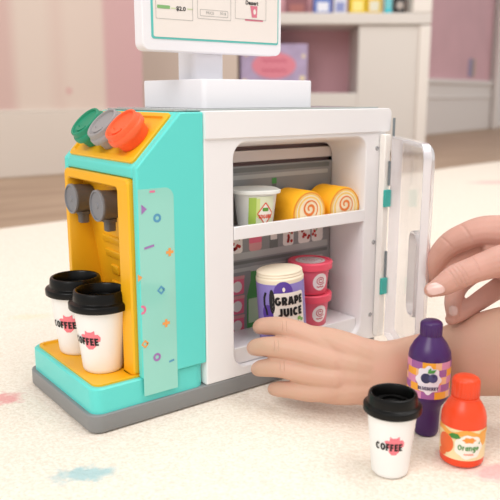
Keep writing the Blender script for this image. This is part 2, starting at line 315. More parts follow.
# two little stickers on the far wall
for (a0, a1, c, lab) in ((462, 473, 'a79ab8', 'lavender wall sticker low on the pink wallpaper'), (476, 484, 'c8b09c', 'beige wall sticker low on the pink wallpaper, next to the door casing')):
    dd = 6.95; q = at((a0+a1)/2, 68, dd); s = (q-PA).dot(dv); wdt = (a1-a0)/FPX*dd/2*1.1; hz = 9/FPX*dd
    b = B(); pts = [(x, y) for x, y in rrect(wdt*2, hz*2, wdt*.5, 4)] ; o = PA+dv*s
    f0 = lambda u, v, t_: (o.x+dv.x*u+nv.x*t_, o.y+dv.y*u+nv.y*t_, q.z+v)
    b.loft([[f0(x, y, t_) for x, y in pts] for t_ in (-.006, -.001)]); tag(b.build('wall_sticker', mat('sticker_'+c, c, .6)), lab, 'sticker')

# ================================================================== THE TOY CAFE
W = .17; L = .343; XS = .0765; H = .309
toy = thing('toy_cafe_fridge', 'mint and white toy coffee machine with open fridge side, standing on the rug', 'toy')
# base
b = B()
def hl(x0, x1, y0, y1, r, z, n=8): return [(x, y, z) for x, y in rrect(x1-x0, y1-y0, r, n, (x0+x1)/2, (y0+y1)/2)]
b.loft([hl(-.055, L, .002, W, .012, 0), hl(-.057, L+.001, .0, W+.001, .014, .0035), hl(-.057, L+.001, 0, W+.001, .014, .0192)])
b.build('base', GREY, toy, bevel=.001)
# mint tray block
b = B(); b.loft([hl(-.053, XS, .003, W-.003, .012, .0192), hl(-.053, XS, .003, W-.003, .012, .044), hl(-.0515, XS-.001, .0045, W-.0045, .011, .0455)])
b.build('tray_block', TEAL, toy)
# yellow drip tray
b = B(); o_ = (-.048, .03, .008, W-.008); i_ = (-.0435, .03, .0125, W-.0125)
b.loft([hl(*o_, .009, .0455), hl(*o_, .009, .0478), hl(i_[0]-.001, i_[1], i_[2]-.001, i_[3]+.001, .007, .0478), hl(*i_, .006, .0459)], caps=(0, 1))
b.build('drip_tray', YEL, toy, bevel=.0004)
# mint coffee body : cheeks + top block
prof = [(0, .0455), (0, .257), (.050, .3085), (XS, .3085), (XS, .0455)]
b = B()
def prism(b, pr, y0, y1, mi=0): b.loft([[(x, y, z) for x, z in pr] for y in (y0, y1)], mi)
prism(b, prof, 0, .0088); prism(b, prof, W-.0088, W)
prism(b, [(0, .2465), (0, .257), (.050, .3085), (XS, .3085), (XS, .2465)], .0088, W-.0088)
b.build('machine_body', TEAL, toy, bevel=.0016, seg=3)
# yellow bay : outer frame and recess
b = B()
def yl(y0, y1, z0, z1, r, x, n=6): return [(x, y, z) for y, z in rrect(y1-y0, z1-z0, r, n, (y0+y1)/2, (z0+z1)/2)]
b.loft([yl(.0090, W-.0090, .0461, .2462, .006, .03), yl(.0090, W-.0090, .0461, .2462, .006, -.0035), yl(.0105, W-.0105, .0472, .2447, .0055, -.005),
        yl(.031, W-.0175, .0445, .2375, .005, -.005), yl(.0325, W-.0185, .0445, .236, .004, -.0035), [(.0125+(.234-z)*.16, y, z) for x, y, z in yl(.0335, W-.0195, .0445, .234, .003, 0)]], caps=(0, 1))
b.build('bay_frame', YEL, toy, bevel=.0005)
# embossed bars on the bay back
b = B()
def bar(y0, y1, z0, z1, r=.003, x=.0362, t=.004): b.loft([[(.0125+(.234-q[2])*.16-d, q[1], q[2]) for q in yl(y0+e, y1-e, z0+e, z1-e, r, 0)] for d, e in ((-.0005, 0), (.0012, 0), (.0022, .0012))])
for z in (.165, .148): bar(.05, .125, z, z+.009)
for y0, y1 in ((.05, .094), (.10, .118)): bar(y0, y1, .128, .139)
bar(.05, .125, .108, .119); bar(.05, .125, .088, .099)
b.build('embossed_bars', YEL, toy)
# taps
for Y in (.070, .135):
    z = .2075; rr = .0165
    tp = thing('tap', '', '', (0, Y, z+.0065)); del tp['label']; del tp['category']; tp.parent = toy
    T = lambda x, y, q: (q, x, y)
    b = B(); b.lathe([(rr*.86, .0160), (rr*.9, .010), (rr*.95, -.005), (rr, -.0065), (rr, -.008)], n=40, T=T); b.build('tap_barrel', DGREY, tp, bevel=.0004)
    b = B(); b.lathe([(rr*.99, -.008), (rr*.99, -.0096), (rr*.93, -.0102), (rr*.88, -.0100), (rr*.86, -.0086), (rr*.22, -.0086), (rr*.16, -.0096), (.0003, -.0098)], n=40, T=T); b.build('tap_disc', LGREY, tp)
    b = B(); b.loft([[(x*s+.0045, y*s, zz) for x, y in rrect(.013, .013, .0035)] for s, zz in ((1, -.0145), (1, -.018), (.82, -.0185), (.8, -.027), (.72, -.0275))]); b.build('nozzle', DGREY, tp)
# slope panel (yellow tray that carries the lids)
sn = Vector((-.0515, 0, .050)).normalized(); su = Vector((.050, 0, .0515)).normalized(); so = Vector((0, 0, .257))
def SL(y, s, t): q = so + su*s + sn*t; return (q.x, y, q.z)
def sl(y0, y1, s0, s1, r, t): return [SL(y, s, t) for y, s in rrect(y1-y0, s1-s0, r, 6, (y0+y1)/2, (s0+s1)/2)]
b = B(); b.loft([sl(.011, .160, .0045, .0685, .005, -.001), sl(.011, .160, .0045, .0685, .005, .0024), sl(.012, .159, .0055, .0675, .005, .0032), sl(.0165, .1545, .010, .063, .004, .0032), sl(.0175, .1535, .011, .062, .003, .0009)], caps=(0, 1))
b.build('lid_panel', YEL, toy)
# confetti window on the mint side
cols = ['8fd3cd', 'e8789c', '5a9fc4', 'a478b8', 'f0a458']
cm = [mat('confetti_base', '96d9cb', .12, coat=.5)] + [mat('confetti_'+c, c, .4) for c in cols[1:]]
b = B(); b.loft([[(x, y, z) for x, z in rrect(.0392, .21, (.0005, .010, .0005, .0005), 6, .0206, .132)] for y in (.0005, -.0002)], 0)
def cf(px, py): q = on(px, py, 1, 0); return q.x, q.z
M1 = XZ(-.0002, .00025)
def ring(u, v, r, w_, mi, n=24, a0=0, a1=2*PI):
    pts = [(u+r*math.cos(a0+(a1-a0)*k/n), v+r*math.sin(a0+(a1-a0)*k/n)) for k in range(n+1)]; b.stroke(pts, w_, M1, mi)
def plus(u, v, s, w_, mi):
    b.add([M1(u+x, v+y) for x, y in ((-s, -w_), (s, -w_), (s, w_), (-s, w_))], [(0, 1, 2, 3)], mi); b.add([M1(u+x, v+y) for x, y in ((-w_, w_), (w_, w_), (w_, s), (-w_, s))], [(0, 1, 2, 3)], mi); b.add([M1(u+x, v+y) for x, y in ((-w_, -s), (w_, -s), (w_, -w_), (-w_, -w_))], [(0, 1, 2, 3)], mi)
u, v = cf(138, 210); u = max(u, .007); b.add([M1(u-.003, v+.005), M1(u+.003, v), M1(u-.003, v-.005)], [(0, 1, 2)], 3)
ring(*cf(157, 218), .0032, .0024, 2)
u, v = cf(149, 247); b.stroke([(u-.0055, v-.001), (u+.0055, v+.001)], .0022, M1, 3)
plus(*cf(169.5, 252), .0042, .0014, 4); plus(*cf(166, 323), .0042, .0014, 4)
u, v = cf(139.5, 278); b.add([M1(u-.002, v+.004), M1(u+.003, v), M1(u-.002, v-.004)], [(0, 1, 2)], 4)
ring(*cf(161, 290), .0036, .0024, 2, 4); ring(cf(145, 344)[0], cf(145, 344)[1], .0034, .0022, 4, 4)
u, v = cf(142, 310); ring(u, v, .0034, .0024, 1, 16, -PI*.6, PI*.6); ring(*cf(157, 357), .0032, .0024, 3)
u, v = cf(171.5, 361); b.stroke([(u-.003, v), (u+.003, v+.001)], .002, M1, 2); u, v = cf(152, 191.5); b.stroke([(u-.003, v), (u+.003, v)], .002, M1, 1)
b.build('confetti_window', cm, toy)
# white fridge body : shell with rounded opening
OX0, OX1, OZ0, OZ1, BD = .1125, .310, .029, .278, .058
b = B()
def fl(x0, x1, z0, z1, r, y, n=8): return [(x, y, z) for x, z in rrect(x1-x0, z1-z0, r, n, (x0+x1)/2, (z0+z1)/2)]
b.loft([fl(XS, L, .0192, .3075, .0015, W), fl(XS, L, .0192, .3075, .0015, .0015), fl(XS+.001, L-.001, .0202, .3065, .0012, 0),
        fl(OX0, OX1, OZ0, OZ1, .018, 0), fl(OX0+.0012, OX1-.0012, OZ0+.0012, OZ1-.0012, .017, .0018),
        fl(OX0+.002, OX1-.002, OZ0+.002, OZ1-.0105, .016, BD)], caps=(1, 0))
b.build('fridge_body', WHITE, toy, bevel=.0008)
b = B(); b.loft([fl(XS+.0005, L+.0065, .2815, .3095, (.006, .006, .001, .001), y) for y in (W, -.001)] + [fl(XS+.001, L+.0055, .2822, .3088, (.0055, .0055, .001, .001), -.0022)]); b.build('top_lip', WHITE, toy)
b = B(); b.loft([hl(.004+.06, L-.006, .006, W-.004, .006, .3090), hl(.064, L-.006, .006, W-.004, .006, .3112)]); b.loft([hl(.052, .066, .012, W-.006, .003, .3088), hl(.052, .066, .012, W-.006, .003, .3105)]); b.build('top_plate', TOPG, toy, bevel=.0005)
# cavity back : upper slatted part
b = B(); b.box(OX0-.004, OX1+.004, BD+.012, BD+.014, OZ0-.004, OZ1+.004); b.build('cavity_back', mat('mauve_board', 'b08d88', .7), toy)  # plain mauve-brown board behind the slats
for z0, z1 in ((.2495, .2625), (.02, .040)): b = B(); b.box(OX0-.003, OX1+.003, BD+.002, BD+.008, z0, z1); b.build('rear_slat', mat('warm_white_plastic', 'd9cfcb', .5), toy, bevel=.0005)
# printed card inserts
CARD = mat('grey_card', '8f9192', .4, bump=.02); CARDL = mat('grey_card_light', 'b2b4b3', .35); CARDD = mat('grey_card_dark', '6f7373', .4)
pr_cols = [CARD, CARDL, CARDD, mat('print_red', 'b9322c', .5), mat('print_green', '4f9a54', .5), mat('print_white', 'e9e4e0', .5), mat('print_pink', 'e8708c', .5), mat('print_dark', '3c3634', .5), mat('print_rose', 'd99a9c', .5), mat('print_mint', 'b6cfae', .5)]
b = B(); Y0 = BD-.0005
b.box(OX0+.001, OX1-.004, Y0-.0012, Y0, .1295, .2455); b.box(OX0+.001, OX1-.004, Y0-.0012, Y0, .036, .1295)
def rect(x0, x1, z0, z1, mi, e, r=.0015): b.blob(rrect(x1-x0, z1-z0, min(r, (x1-x0)/2.1, (z1-z0)/2.1), 3, (x0+x1)/2, (z0+z1)/2), XZ(Y0-.0012, e), mi, 1)
rect(OX0+.002, OX1-.008, .238, .2435, 2, .0002); rect(OX0+.002, OX1-.010, .230, .235, 1, .0002)
rect(OX0+.002, OX1-.008, .136, .144, 1, .0002); rect(OX0+.002, OX1-.008, .130, .134, 2, .0002); rect(OX0+.002, OX1-.016, .121, .1255, 1, .0002)
rect(OX0+.002, OX1-.006, .038, .046, 1, .0002)
def jar(x, z, w_, h_, c1, c2):
    rect(x-w_/2, x+w_/2, z, z+h_, c1, .0003, w_*.2); rect(x-w_/2, x+w_/2, z+h_*.32, z+h_*.72, c2, .0004, .001)
    rect(x-w_*.38, x+w_*.38, z+h_, z+h_+.003, 5, .0003)
def jarred(x, z, w_, h_):
    rect(x-w_/2, x+w_/2, z, z+h_, 5, .0003, w_*.2)
    for i in range(9):
        u = x-w_*.4+w_*.8*random.random(); v = z+h_*(.12+.75*random.random()); b.blob(circ(.0022, 8, u, v), XZ(Y0-.0012, .0004), 3, 1)
    for i in range(3):
        u = x-w_*.35+w_*.7*random.random(); v = z+h_*(.5+.4*random.random()); b.blob(circ(.001, 6, u, v), XZ(Y0-.0012, .0005), 4, 1)
def bottle(x, z, w_, h_, c, lab, cap=4):
    p = [(-.5, 0), (.5, 0), (.5, .55), (.25, .78), (.25, .94), (-.25, .94), (-.25, .78), (-.5, .55)]
    b.blob([(x+u*w_, z+v*h_) for u, v in p], XZ(Y0-.0012, .0003), c, 1); rect(x-w_*.4, x+w_*.4, z+h_*.12, z+h_*.5, lab, .0004, .001); rect(x-w_*.28, x+w_*.28, z+h_*.92, z+h_, cap, .0005, .001)
zr = .144
jarred(.158, zr, .016, .028); jar(.185, zr, .019, .030, 8, 6); bottle(.213, zr, .013, .085, 2, 5, 4); jarred(.236, zr, .017, .028); jarred(.262, zr, .020, .030); jarred(.284, zr, .019, .028)
for i in range(3):
    zz = .046+i*.024; rect(.142, .168, zz, zz+.0225, 6, .0003, .002); rect(.141, .169, zz+.0185, zz+.0225, 8, .0004, .001); b.blob(circ(.0068, 16, .158, zz+.0095), XZ(Y0-.0012, .0005), 5, 1)
bottle(.1835, .046, .022, .080, 4, 9, 1)
b.build('printed_shelf_card', pr_cols, toy, flat=True)
# middle shelf
b = B(); b.box(OX0+.0012, OX1-.0012, .002, BD-.003, .1742, .179); b.box(OX0+.0012, OX1-.0012, -.0005, .0035, .1742, .1885); b.build('fridge_shelf', WHITE, toy, bevel=.0007)
# screws on the right stile and on the cheek
for x, z in ((.3275, .262), (.3275, .146), (.326, .052)):
    b = B(); b.lathe([(.0028, 0), (.0028, .0006), (.002, .001), (.0018, .0002), (.0002, .0002)], n=20, T=lambda u, v, q: (x+u, -q, z+v)); b.build('screw', mat('screw_metal', 'b9babd', .25, metal=.6), toy)
# hinge strip
b = B(); b.box(L-.012, L-.002, -.010, -.0008, .024, .279); b.build('hinge_strip', mat('ivory_plastic', 'f4f0ea', .4), toy, bevel=.0012)
for z0 in (.191, .080): b = B(); b.box(L-.0125, L+.0005, -.0135, -.0102, z0, z0+.021); b.build('hinge_clip', mat('teal_clip', '3fb5ab', .4), toy, bevel=.0006)
for p_ in ([(L-.0045, -.0115, .102), (L-.0045, -.0115, .135)], [(L-.0045, -.0115, .217), (L-.0045, -.0115, .247)], [(L+.0065, -.006, .2745), (L+.0065, -.006, .298)]): b = B(); b.tube(p_, .0016); b.build('hinge_pin', mat('pin_grey', '7a8286', .35), toy)

# clear door
HG = Vector((L-.003, -.012, 0)); ang = math.radians(54); dd = Vector((-math.cos(ang), -math.sin(ang), 0)); dn = Vector((-dd.y, dd.x, 0))   # dn points to the outer side
if dn.x < 0: dn = -dn
DL = .152; DZ0, DZ1 = .026, .277
CLEAR = mat('clear_plastic', 'fbf9fb', .06, trans=1, ior=1.15, alpha=.62, spec=.6)
CLEAR2 = mat('clear_plastic_rim', 'f4f2f6', .10, trans=.55, ior=1.3, alpha=.8, spec=.7)
def D(s, t, z): q = HG + dd*s + dn*t; return (q.x, q.y, z)
def dl(s0, s1, z0, z1, r, t, n=8): return [D(s, t, z) for s, z in rrect(s1-s0, z1-z0, r, n, (s0+s1)/2, (z0+z1)/2)]
door = thing('door', '', '', (0, 0, 0)); del door['label']; del door['category']; door.parent = toy
b = B(); rr4 = (.016, .016, .002, .002)
b.loft([dl(0, DL, DZ0, DZ1, rr4, .0), dl(0, DL, DZ0, DZ1, rr4, .008), dl(.002, DL-.004, DZ0+.004, DZ1-.004, rr4, .0125), dl(.004, DL-.008, DZ0+.008, DZ1-.008, rr4, .0135)], caps=(0, 0))
b.loft([dl(0.001, DL-.0018, DZ0+.0018, DZ1-.0018, rr4, .0), dl(.001, DL-.0018, DZ0+.0018, DZ1-.0018, rr4, .008), dl(.003, DL-.0055, DZ0+.0055, DZ1-.0055, rr4, .0115), dl(.004, DL-.008, DZ0+.008, DZ1-.008, rr4, .0121)], caps=(0, 0))
b.loft([dl(0, DL, DZ0, DZ1, rr4, .0), dl(.001, DL-.0018, DZ0+.0018, DZ1-.0018, rr4, 0)], caps=(0, 0))
b.build('door_rim', CLEAR2, door, recalc=False)
b = B(); b.loft([dl(.004, DL-.008, DZ0+.008, DZ1-.008, rr4, .0121), dl(.004, DL-.008, DZ0+.008, DZ1-.008, rr4, .0135)]); b.build('door_pane', CLEAR, door)
b = B(); hs0, hs1, hz0, hz1 = DL-.058, DL-.026, .088, .178
b.loft([dl(hs0-.003, hs1+.003, hz0-.003, hz1+.003, .013, .012), dl(hs0-.002, hs1+.002, hz0-.002, hz1+.002, .013, .0035), dl(hs0, hs1, hz0, hz1, .012, .003), dl(hs0+.0015, hs1-.0015, hz0+.002, hz1-.002, .011, .011)], caps=(0, 1)); b.build('door_handle', mat('clear_handle', 'dcd8da', .08, trans=.6, ior=1.3, alpha=.8), door)

# ================================================================== CASH REGISTER ON TOP
reg = thing('toy_cash_register', 'white toy cash register with menu screen standing on top of the toy fridge', 'toy', (.174, .095, .3113))
b = B(); b.loft([hl(-.077, .075, -.065, .065, .006, z) for z in (0, .0285)] + [hl(-.0765, .0745, -.0645, .0645, .0055, .030)]); b.build('register_base', WHITE2, reg, bevel=.0004)
b = B(); b.loft([hl(-.057, -.015, -.015, .02, .006, .030), hl(-.057, -.015, -.015, .02, .006, .078)]); b.build('post', WHITE2, reg)
scn = thing('screen', '', '', (0, 0, 0)); del scn['label']; del scn['category']; scn.parent = reg
SX0, SX1, SZ0, SZ1 = -.129, .052, .058, .20
b = B(); b.loft([fl(SX0, SX1, SZ0, SZ1, .008, y) for y in (-.018, -.033)] + [fl(SX0+.001, SX1-.001, SZ0+.001, SZ1-.001, .007, -.034)]); b.build('screen_case', WHITE2, scn)
b = B(); b.loft([fl(SX0+.010, SX1-.005, SZ0+.012, SZ1-.012, .003, y) for y in (-.034, -.0345)]); b.build('screen_border', mat('teal_border', '62c4bd', .4), scn)
b = B(); b.loft([fl(SX0+.0125, SX1-.0065, SZ0+.014, SZ1-.014, .002, y) for y in (-.0344, -.0348)], 0)
def sx(px, py): q = on(px, py, 1, .095-.035); return q.x-.174, q.z-.3113
MS = XZ(-.0349, .0001); MS2 = XZ(-.0349, .0002)
def srect(p0, p1, mi, m_): (a, c_), (d_, e_) = sx(*p0), sx(*p1); b.blob(rrect(abs(d_-a), abs(c_-e_), .0006, 2, (a+d_)/2, (c_+e_)/2), m_, mi, 1)
def sframe(p0, p1, mi, t=.0004):
    (a, c_), (d_, e_) = sx(*p0), sx(*p1); o1 = rrect(abs(d_-a), abs(c_-e_), .001, 2, (a+d_)/2, (c_+e_)/2); o2 = rrect(abs(d_-a)-2*t, abs(c_-e_)-2*t, .001, 2, (a+d_)/2, (c_+e_)/2); b.band(o1, o2, MS2, mi)
for a, c_ in ((155, 193), (197, 231), (235, 266)): sframe((a, -14), (c_, 21), 2)
srect((157, 4.5), (170, 9), 3, MS2); b.text('$2.0', .0115, .005, MS2, 1, .03, *sx(181, 9)); srect((171, 7.5), (176, 9), 5, MS2); srect((187, 8.5), (193, 10), 5, MS2)
sframe((200, 9), (228, 18), 2); b.text('PRICE', .010, .0028, MS2, 2, .0, *sx(210, 13)); b.text('30.$', .008, .0028, MS2, 2, .0, *sx(223, 14))
b.text('Dessert', .0175, .0045, MS2, 1, .03, *sx(252, 3))
u, v = sx(254, 12); b.blob([(u-.0052, v+.0062), (u-.003, v-.006), (u+.004, v-.006), (u+.0048, v+.0062)], MS2, 4, 1); b.blob(circ(.0024, 14, u+.0008, v, .8, 1.2), XZ(-.0349, .0003), 0, 1)
srect((245, 19), (263, 22), 4, MS2)
b.build('menu_sheet', [mat('menu_cream', 'f0e8e2', .4), INK, mat('menu_line', 'a9a9a4', .5), mat('menu_green', '86b878', .5), mat('menu_rose', 'dc7c90', .5), mat('menu_lime', 'd4e4b4', .5)], scn, flat=True)

# ================================================================== CUPS
def lid_parts(parent, mt, R, zb, k=1.0):
    b = B(); b.lathe([(R*.88, zb), (R*.97, zb+.0004), (R*1.0, zb+.0012), (R*1.005, zb+.0058*k), (R*.985, zb+.0068*k), (R*.90, zb+.0076*k), (R*.865, zb+.0082*k), (R*.84, zb+.0150*k), (R*.815, zb+.0166*k), (R*.775, zb+.0172*k), (R*.735, zb+.0168*k), (R*.71, zb+.0155*k), (R*.67, zb+.0072*k), (R*.62, zb+.0064*k), (.0005, zb+.0064*k)], n=64)
    lo = b.build('lid', mt, parent, bevel=.0002)
    b = B(); b.loft([[(R*.56*math.cos(a), R*.56*math.sin(a)*s, zb+z) for a in [PI*(.14+.72*i/16) for i in range(17)]] + [(R*.40*math.cos(a), R*.54*math.sin(a)*s*.8, zb+z) for a in [PI*(.86-.72*i/16) for i in range(17)]] for s, z in ((1, .0060*k), (.97, .0088*k))])
    b.build('sip_ridge', mt, lo)
    return lo
def pot_outline(s):   # pink blot with two ears, a spout and a handle lobe
    p = [(-.75, .10), (-.95, .42), (-.70, .55), (-.45, .52), (-.42, .98), (-.18, .80), (.18, .82), (.48, 1.02), (.50, .60), (.78, .62), (1.0, .3), (.92, -.1), (.62, -.22), (.5, -.62), (.2, -.95), (-.2, -.98), (-.48, -.68), (-.5, -.25)]
    return [(x*s, y*s) for x, y in p]
def make_cup(label, a0):
    t = thing('coffee_cup', label, 'cup', group='toy coffee cups with black lids')
    prof = [(.0005, .0), (.0166, 0), (.0178, .0012), (.0184, .004), (.0246, .070), (.0250, .0712)]
    b = B(); b.lathe(prof, n=64); b.build('cup_body', CUPW, t)
    rf = interp([(.0181, .002), (.0246, .070)])
    b = B(); b.blob(pot_outline(.0102), cyl(rf, a0, .037, .0003), 0, 6); b.letters('COFFEE', .0265, .0078, cyl(rf, a0-.24, .0355, .0007), 1, .22); b.build('logo_print', [PINKP, INK], t, flat=True)
    lid_parts(t, BLACK, .0285, .0645, 1.12)
    return t
face = lambda x, y: math.atan2(CAM.x-x, -(CAM.y-y))     # direction from a spot to the camera, measured from -Y towards +X
cup = make_cup('black-lidded white coffee cup in the drip tray, nearer the confetti window', 0)
c1 = Vector((-.0175, .0535, .0461)); cup.location = c1; cup.rotation_euler.z = face(c1.x, c1.y)-.52; cup.scale = (1.14, 1.14, 1.02)
c2 = Vector((-.0160, .1190, .0461)); cc = dup(cup, c2, 'black-lidded white coffee cup at the back left of the drip tray, behind the other', rz=face(c2.x, c2.y)-.42); cc.scale = (1.14, 1.14, 1.02)
q = on(389.5, 470, 2, 0); dup(cup, q, 'black-lidded white coffee cup standing alone on the rug beside the juice bottles', rz=face(q.x, q.y)+.16, scale=.885)

# three coloured lids on the slope
def loose_lid(label, mt, Y):
    t = thing('coffee_lid', label, 'lid', SL(Y, .0335, .0012), group='coloured coffee lids on the sloped yellow panel', rot=(0, -math.atan2(.0515, .050), 0))
    b = B(); R = .0212
    b.lathe([(R*.80, 0), (R*.86, .0095), (R*1.0, .0105), (R*1.02, .012), (R*1.02, .0155), (R*.98, .0168), (R*.93, .0172), (R*.92, .0215), (R*.90, .0228), (R*.85, .0233), (R*.80, .0228), (R*.77, .0205), (.0005, .0203)], n=56)
    b.build('lid_body', mt, t, bevel=.0002)
    b = B(); b.loft([[(R*.60*math.cos(a), R*.62*math.sin(a)*s, z) for a in [PI*(.2+.6*i/14)-PI for i in range(15)]] + [(R*.45*math.cos(a), R*.40*math.sin(a), z) for a in [PI*(.8-.6*i/14)-PI for i in range(15)]] for s, z in ((1, .0200), (.97, .0222))])
    o = b.build('sip_ridge', mt, t); o.rotation_euler.z = -PI/2
loose_lid('orange coffee lid, rightmost of the three on the yellow slope', mat('orange_lid', 'f56436', .42, bump=.03), .042)
loose_lid('grey coffee lid between the green and the orange ones', mat('grey_lid', '9c9898', .42, bump=.03), .0835)
loose_lid('green coffee lid, leftmost of the three on the yellow slope', mat('green_lid', '1f8f6c', .42, bump=.03), .125)

# ================================================================== FOOD IN THE FRIDGE
SZ = .1792
def fine(p, l=.002): return [(p[i][0]+(p[(i+1) % len(p)][0]-p[i][0])*j/k, p[i][1]+(p[(i+1) % len(p)][1]-p[i][1])*j/k) for i in range(len(p)) for k in [max(1, int(math.dist(p[i], p[(i+1) % len(p)])/l))] for j in range(k)]
def densify(p, k=6): return [(p[i][0]+(p[(i+1) % len(p)][0]-p[i][0])*j/k, p[i][1]+(p[(i+1) % len(p)][1]-p[i][1])*j/k) for i in range(len(p)) for j in range(k)]
# yogurt
yx, yy = .163, .028; yo = thing('yogurt_cup', 'white and green yogurt cup on the left end of the fridge shelf', 'yogurt cup', (yx, yy, SZ), face(yx, yy)*.6); yo.scale = (1.05, 1.05, 1.17)
b = B(); lp = [[(x*s, y*s, z) for x, y in rrect(.046, .042, .018, 8)] for s, z in ((.74, 0), (.80, .002), (.98, .034))]; b.loft(lp); b.build('cup_body', mat('milky_plastic', 'dfe0dc', .3, bump=.02), yo)
b = B(); b.loft([[(x*s, y*s, z) for x, y in rrect(.052, .047, .018, 8)] for s, z in ((.98, .034), (1, .0345), (1, .0368), (.93, .0376), (.90, .0372))]); b.build('lid', mat('yogurt_lid', 'e9ebe6', .3, bump=.02), yo)
def yf(u, v):   # front face of the tapering cup
    s = .80+.18*(v-.002)/.032; half = .021*s; fx = .005*s
    if abs(u) <= fx: return (u, -half-.0003, v)
    a = min((abs(u)-fx)/(.018*s), 1.5); r = .018*s+.0003; return (math.copysign(fx+r*math.sin(a), u), -(half-.018*s)-r*math.cos(a), v)
b = B(); g = lambda u, v: yf(u, v)
def grid(u0, u1, v0, v1, mi, e, nu=12):
    f_ = lambda u, v: tuple(Vector(yf(u, v)) + Vector((0, -e, 0)))
    b.add([f_(u0+(u1-u0)*i/nu, v) for v in (v0, v1) for i in range(nu+1)], [(i, i+1, nu+2+i, nu+1+i) for i in range(nu)], mi)
grid(-.012, .016, .003, .032, 0, .0001); grid(-.012, -.004, .004, .031, 1, .0002); grid(-.004, .000, .012, .030, 2, .0002)
dia = [(.006, .026), (.0145, .0155), (.006, .005), (-.0025, .0155)]; dm = lambda e: (lambda u, v: tuple(Vector(yf(u, v)) + Vector((0, -e, 0))))
def densify(p, k=6): return [(p[i][0]+(p[(i+1) % len(p)][0]-p[i][0])*j/k, p[i][1]+(p[(i+1) % len(p)][1]-p[i][1])*j/k) for i in range(len(p)) for j in range(k)]
b.blob(densify(dia), dm(.0004), 3, 3); b.stroke(densify(dia)+[dia[0]], .0011, dm(.0006), 4)
b.letters('YOGURT', .0155, .0040, dm(.0008), 4, .22, .006, .0128); b.blob(rrect(.0065, .0035, .001, 2, .006, .0195), dm(.0008), 5, 1)
b.build('label', [mat('yogurt_label', 'dfe6c8', .4), mat('yogurt_green', 'a7c653', .4), mat('yogurt_lime', 'cfe08a', .4), mat('yogurt_cream', 'f3efe6', .4), mat('yogurt_orange', 'e0553a', .4), mat('yogurt_deep_green', '5f9a3c', .4)], yo, flat=True)
# swiss rolls
def arch(w_, h_, n=20):
    r = w_/2; return [(-r*.96, 0), (r*.96, 0)] + [(r*math.cos(PI*k/n)*(1 if k not in (0, n) else 1), (h_-r)+r*math.sin(PI*k/n)) for k in range(n+1)]
ro = thing('swiss_roll', 'yellow swiss roll slice with orange swirl, left of the pair on the shelf', 'cake', (.2245, .0055, SZ), group='swiss roll slices on the fridge shelf')
aw, ah, al = .052, .0385, .042
b = B(); b.loft([[(x*s, y, z*s+(.0004 if s < 1 else 0)) for x, z in arch(aw, ah)] for s, y in ((.96, al), (1, al-.0015), (1, .0015), (.965, 0))]); b.build('sponge', mat('yellow_sponge', 'fdb61c', .55, bump=.08, bscale=300), ro)
b = B(); A = lambda k: [(x*k, ah*.46+(z-ah*.46)*k) for x, z in arch(aw, ah)]
for i, (k, mi) in enumerate(((.93, 0), (.86, 1), (.76, 2), (.70, 1), (.60, 3))): b.blob(A(k), XZ(0, .0003+.0002*i), mi, 1)
sp = []
for i in range(60):
    a = -PI*.35+i/59*PI*3.6; r_ = .0016+.0098*(i/59); sp.append((-r_*math.cos(a)*1.08, ah*.46+r_*math.sin(a)))
b.stroke(sp, [.0014+.0018*math.sin(PI*min(1, i/50)) for i in range(60)], XZ(0, .0014), 4)
b.build('swirl_face', [mat('roll_orange_line', 'ee9a3c', .5), mat('roll_yellow', 'f6cf72', .5), mat('roll_cream', 'f8ead2', .5), mat('roll_pale', 'f8e6c4', .5), mat('roll_swirl', 'e8803a', .5)], ro, flat=True)
dup(ro, (.2830, .0075, SZ), 'yellow swiss roll slice with orange swirl, right of the pair by the fridge wall')
# ice cream tubs
def tubrf(z): return .0205+.0032*z/.034
tz = .0312
def make_tub(label, z):
    t = thing('ice_cream_tub', label, 'tub', (.2470, .0275, z), face(.2470, .0275), group='pink ice cream tubs stacked in the fridge')
    b = B(); b.lathe([(.0003, 0), (.0198, 0), (.0205, .001), (.0237, .034)], n=48); b.build('tub_body', mat('pink_tub', 'e9637c', .4, bump=.02), t)
    b = B(); b.lathe([(.0242, .0305), (.0268, .0308), (.0272, .0385), (.0262, .0395), (.0232, .0395), (.0226, .0386), (.0003, .0386)], n=48); l = b.build('lid', mat('coral_lid', 'f0566e', .4, bump=.02), t)
    f_ = lambda u, v: (u, v, .0389); f2 = lambda u, v: (u, v, .0391)
    b = B(); b.blob(circ(.0180, 32), f_, 0, 2); ringp = [(.0145*math.cos(a), .0145*math.sin(a)) for a in [2*PI*k/32 for k in range(33)]]; b.stroke(ringp, .0007, f2, 1)
    b.stroke([(-.010+.0016*i, .0035*math.sin(i*1.7)) for i in range(13)], .0012, f2, 1); b.stroke([(-.007+.0016*i, -.007+.001*math.sin(i*2.4)) for i in range(9)], .0009, f2, 1); b.stroke([(-.007+.0016*i, .008+.001*math.sin(i*2.4)) for i in range(9)], .0009, f2, 1)
    b.build('lid_label', [mat('tub_label_grey', 'd9d3d4', .4), mat('tub_label_red', 'c8485e', .5)], l, flat=True)
    a0 = .62; m1 = cyl(tubrf, a0, .0165, .0003); m2 = cyl(tubrf, a0, .0165, .0006)
    b = B(); b.blob(circ(.0102, 28, sy=1.05), m1, 0, 4); b.stroke([((.0012+.0052*i/40)*math.cos(i*.30), .0018+(.0012+.0042*i/40)*math.sin(i*.30)) for i in range(41)], .0010, m2, 1)
    b.stroke([(-.005+.0012*i, -.0062+.0006*math.sin(i*2)) for i in range(9)], .0012, m2, 1); b.build('side_label', [mat('tub_label_white', 'f2e9ea', .4), mat('tub_label_red', 'c8485e', .5)], t, flat=True)
    return t
tub = make_tub('pink ice cream tub at the bottom of the fridge stack', .0505)
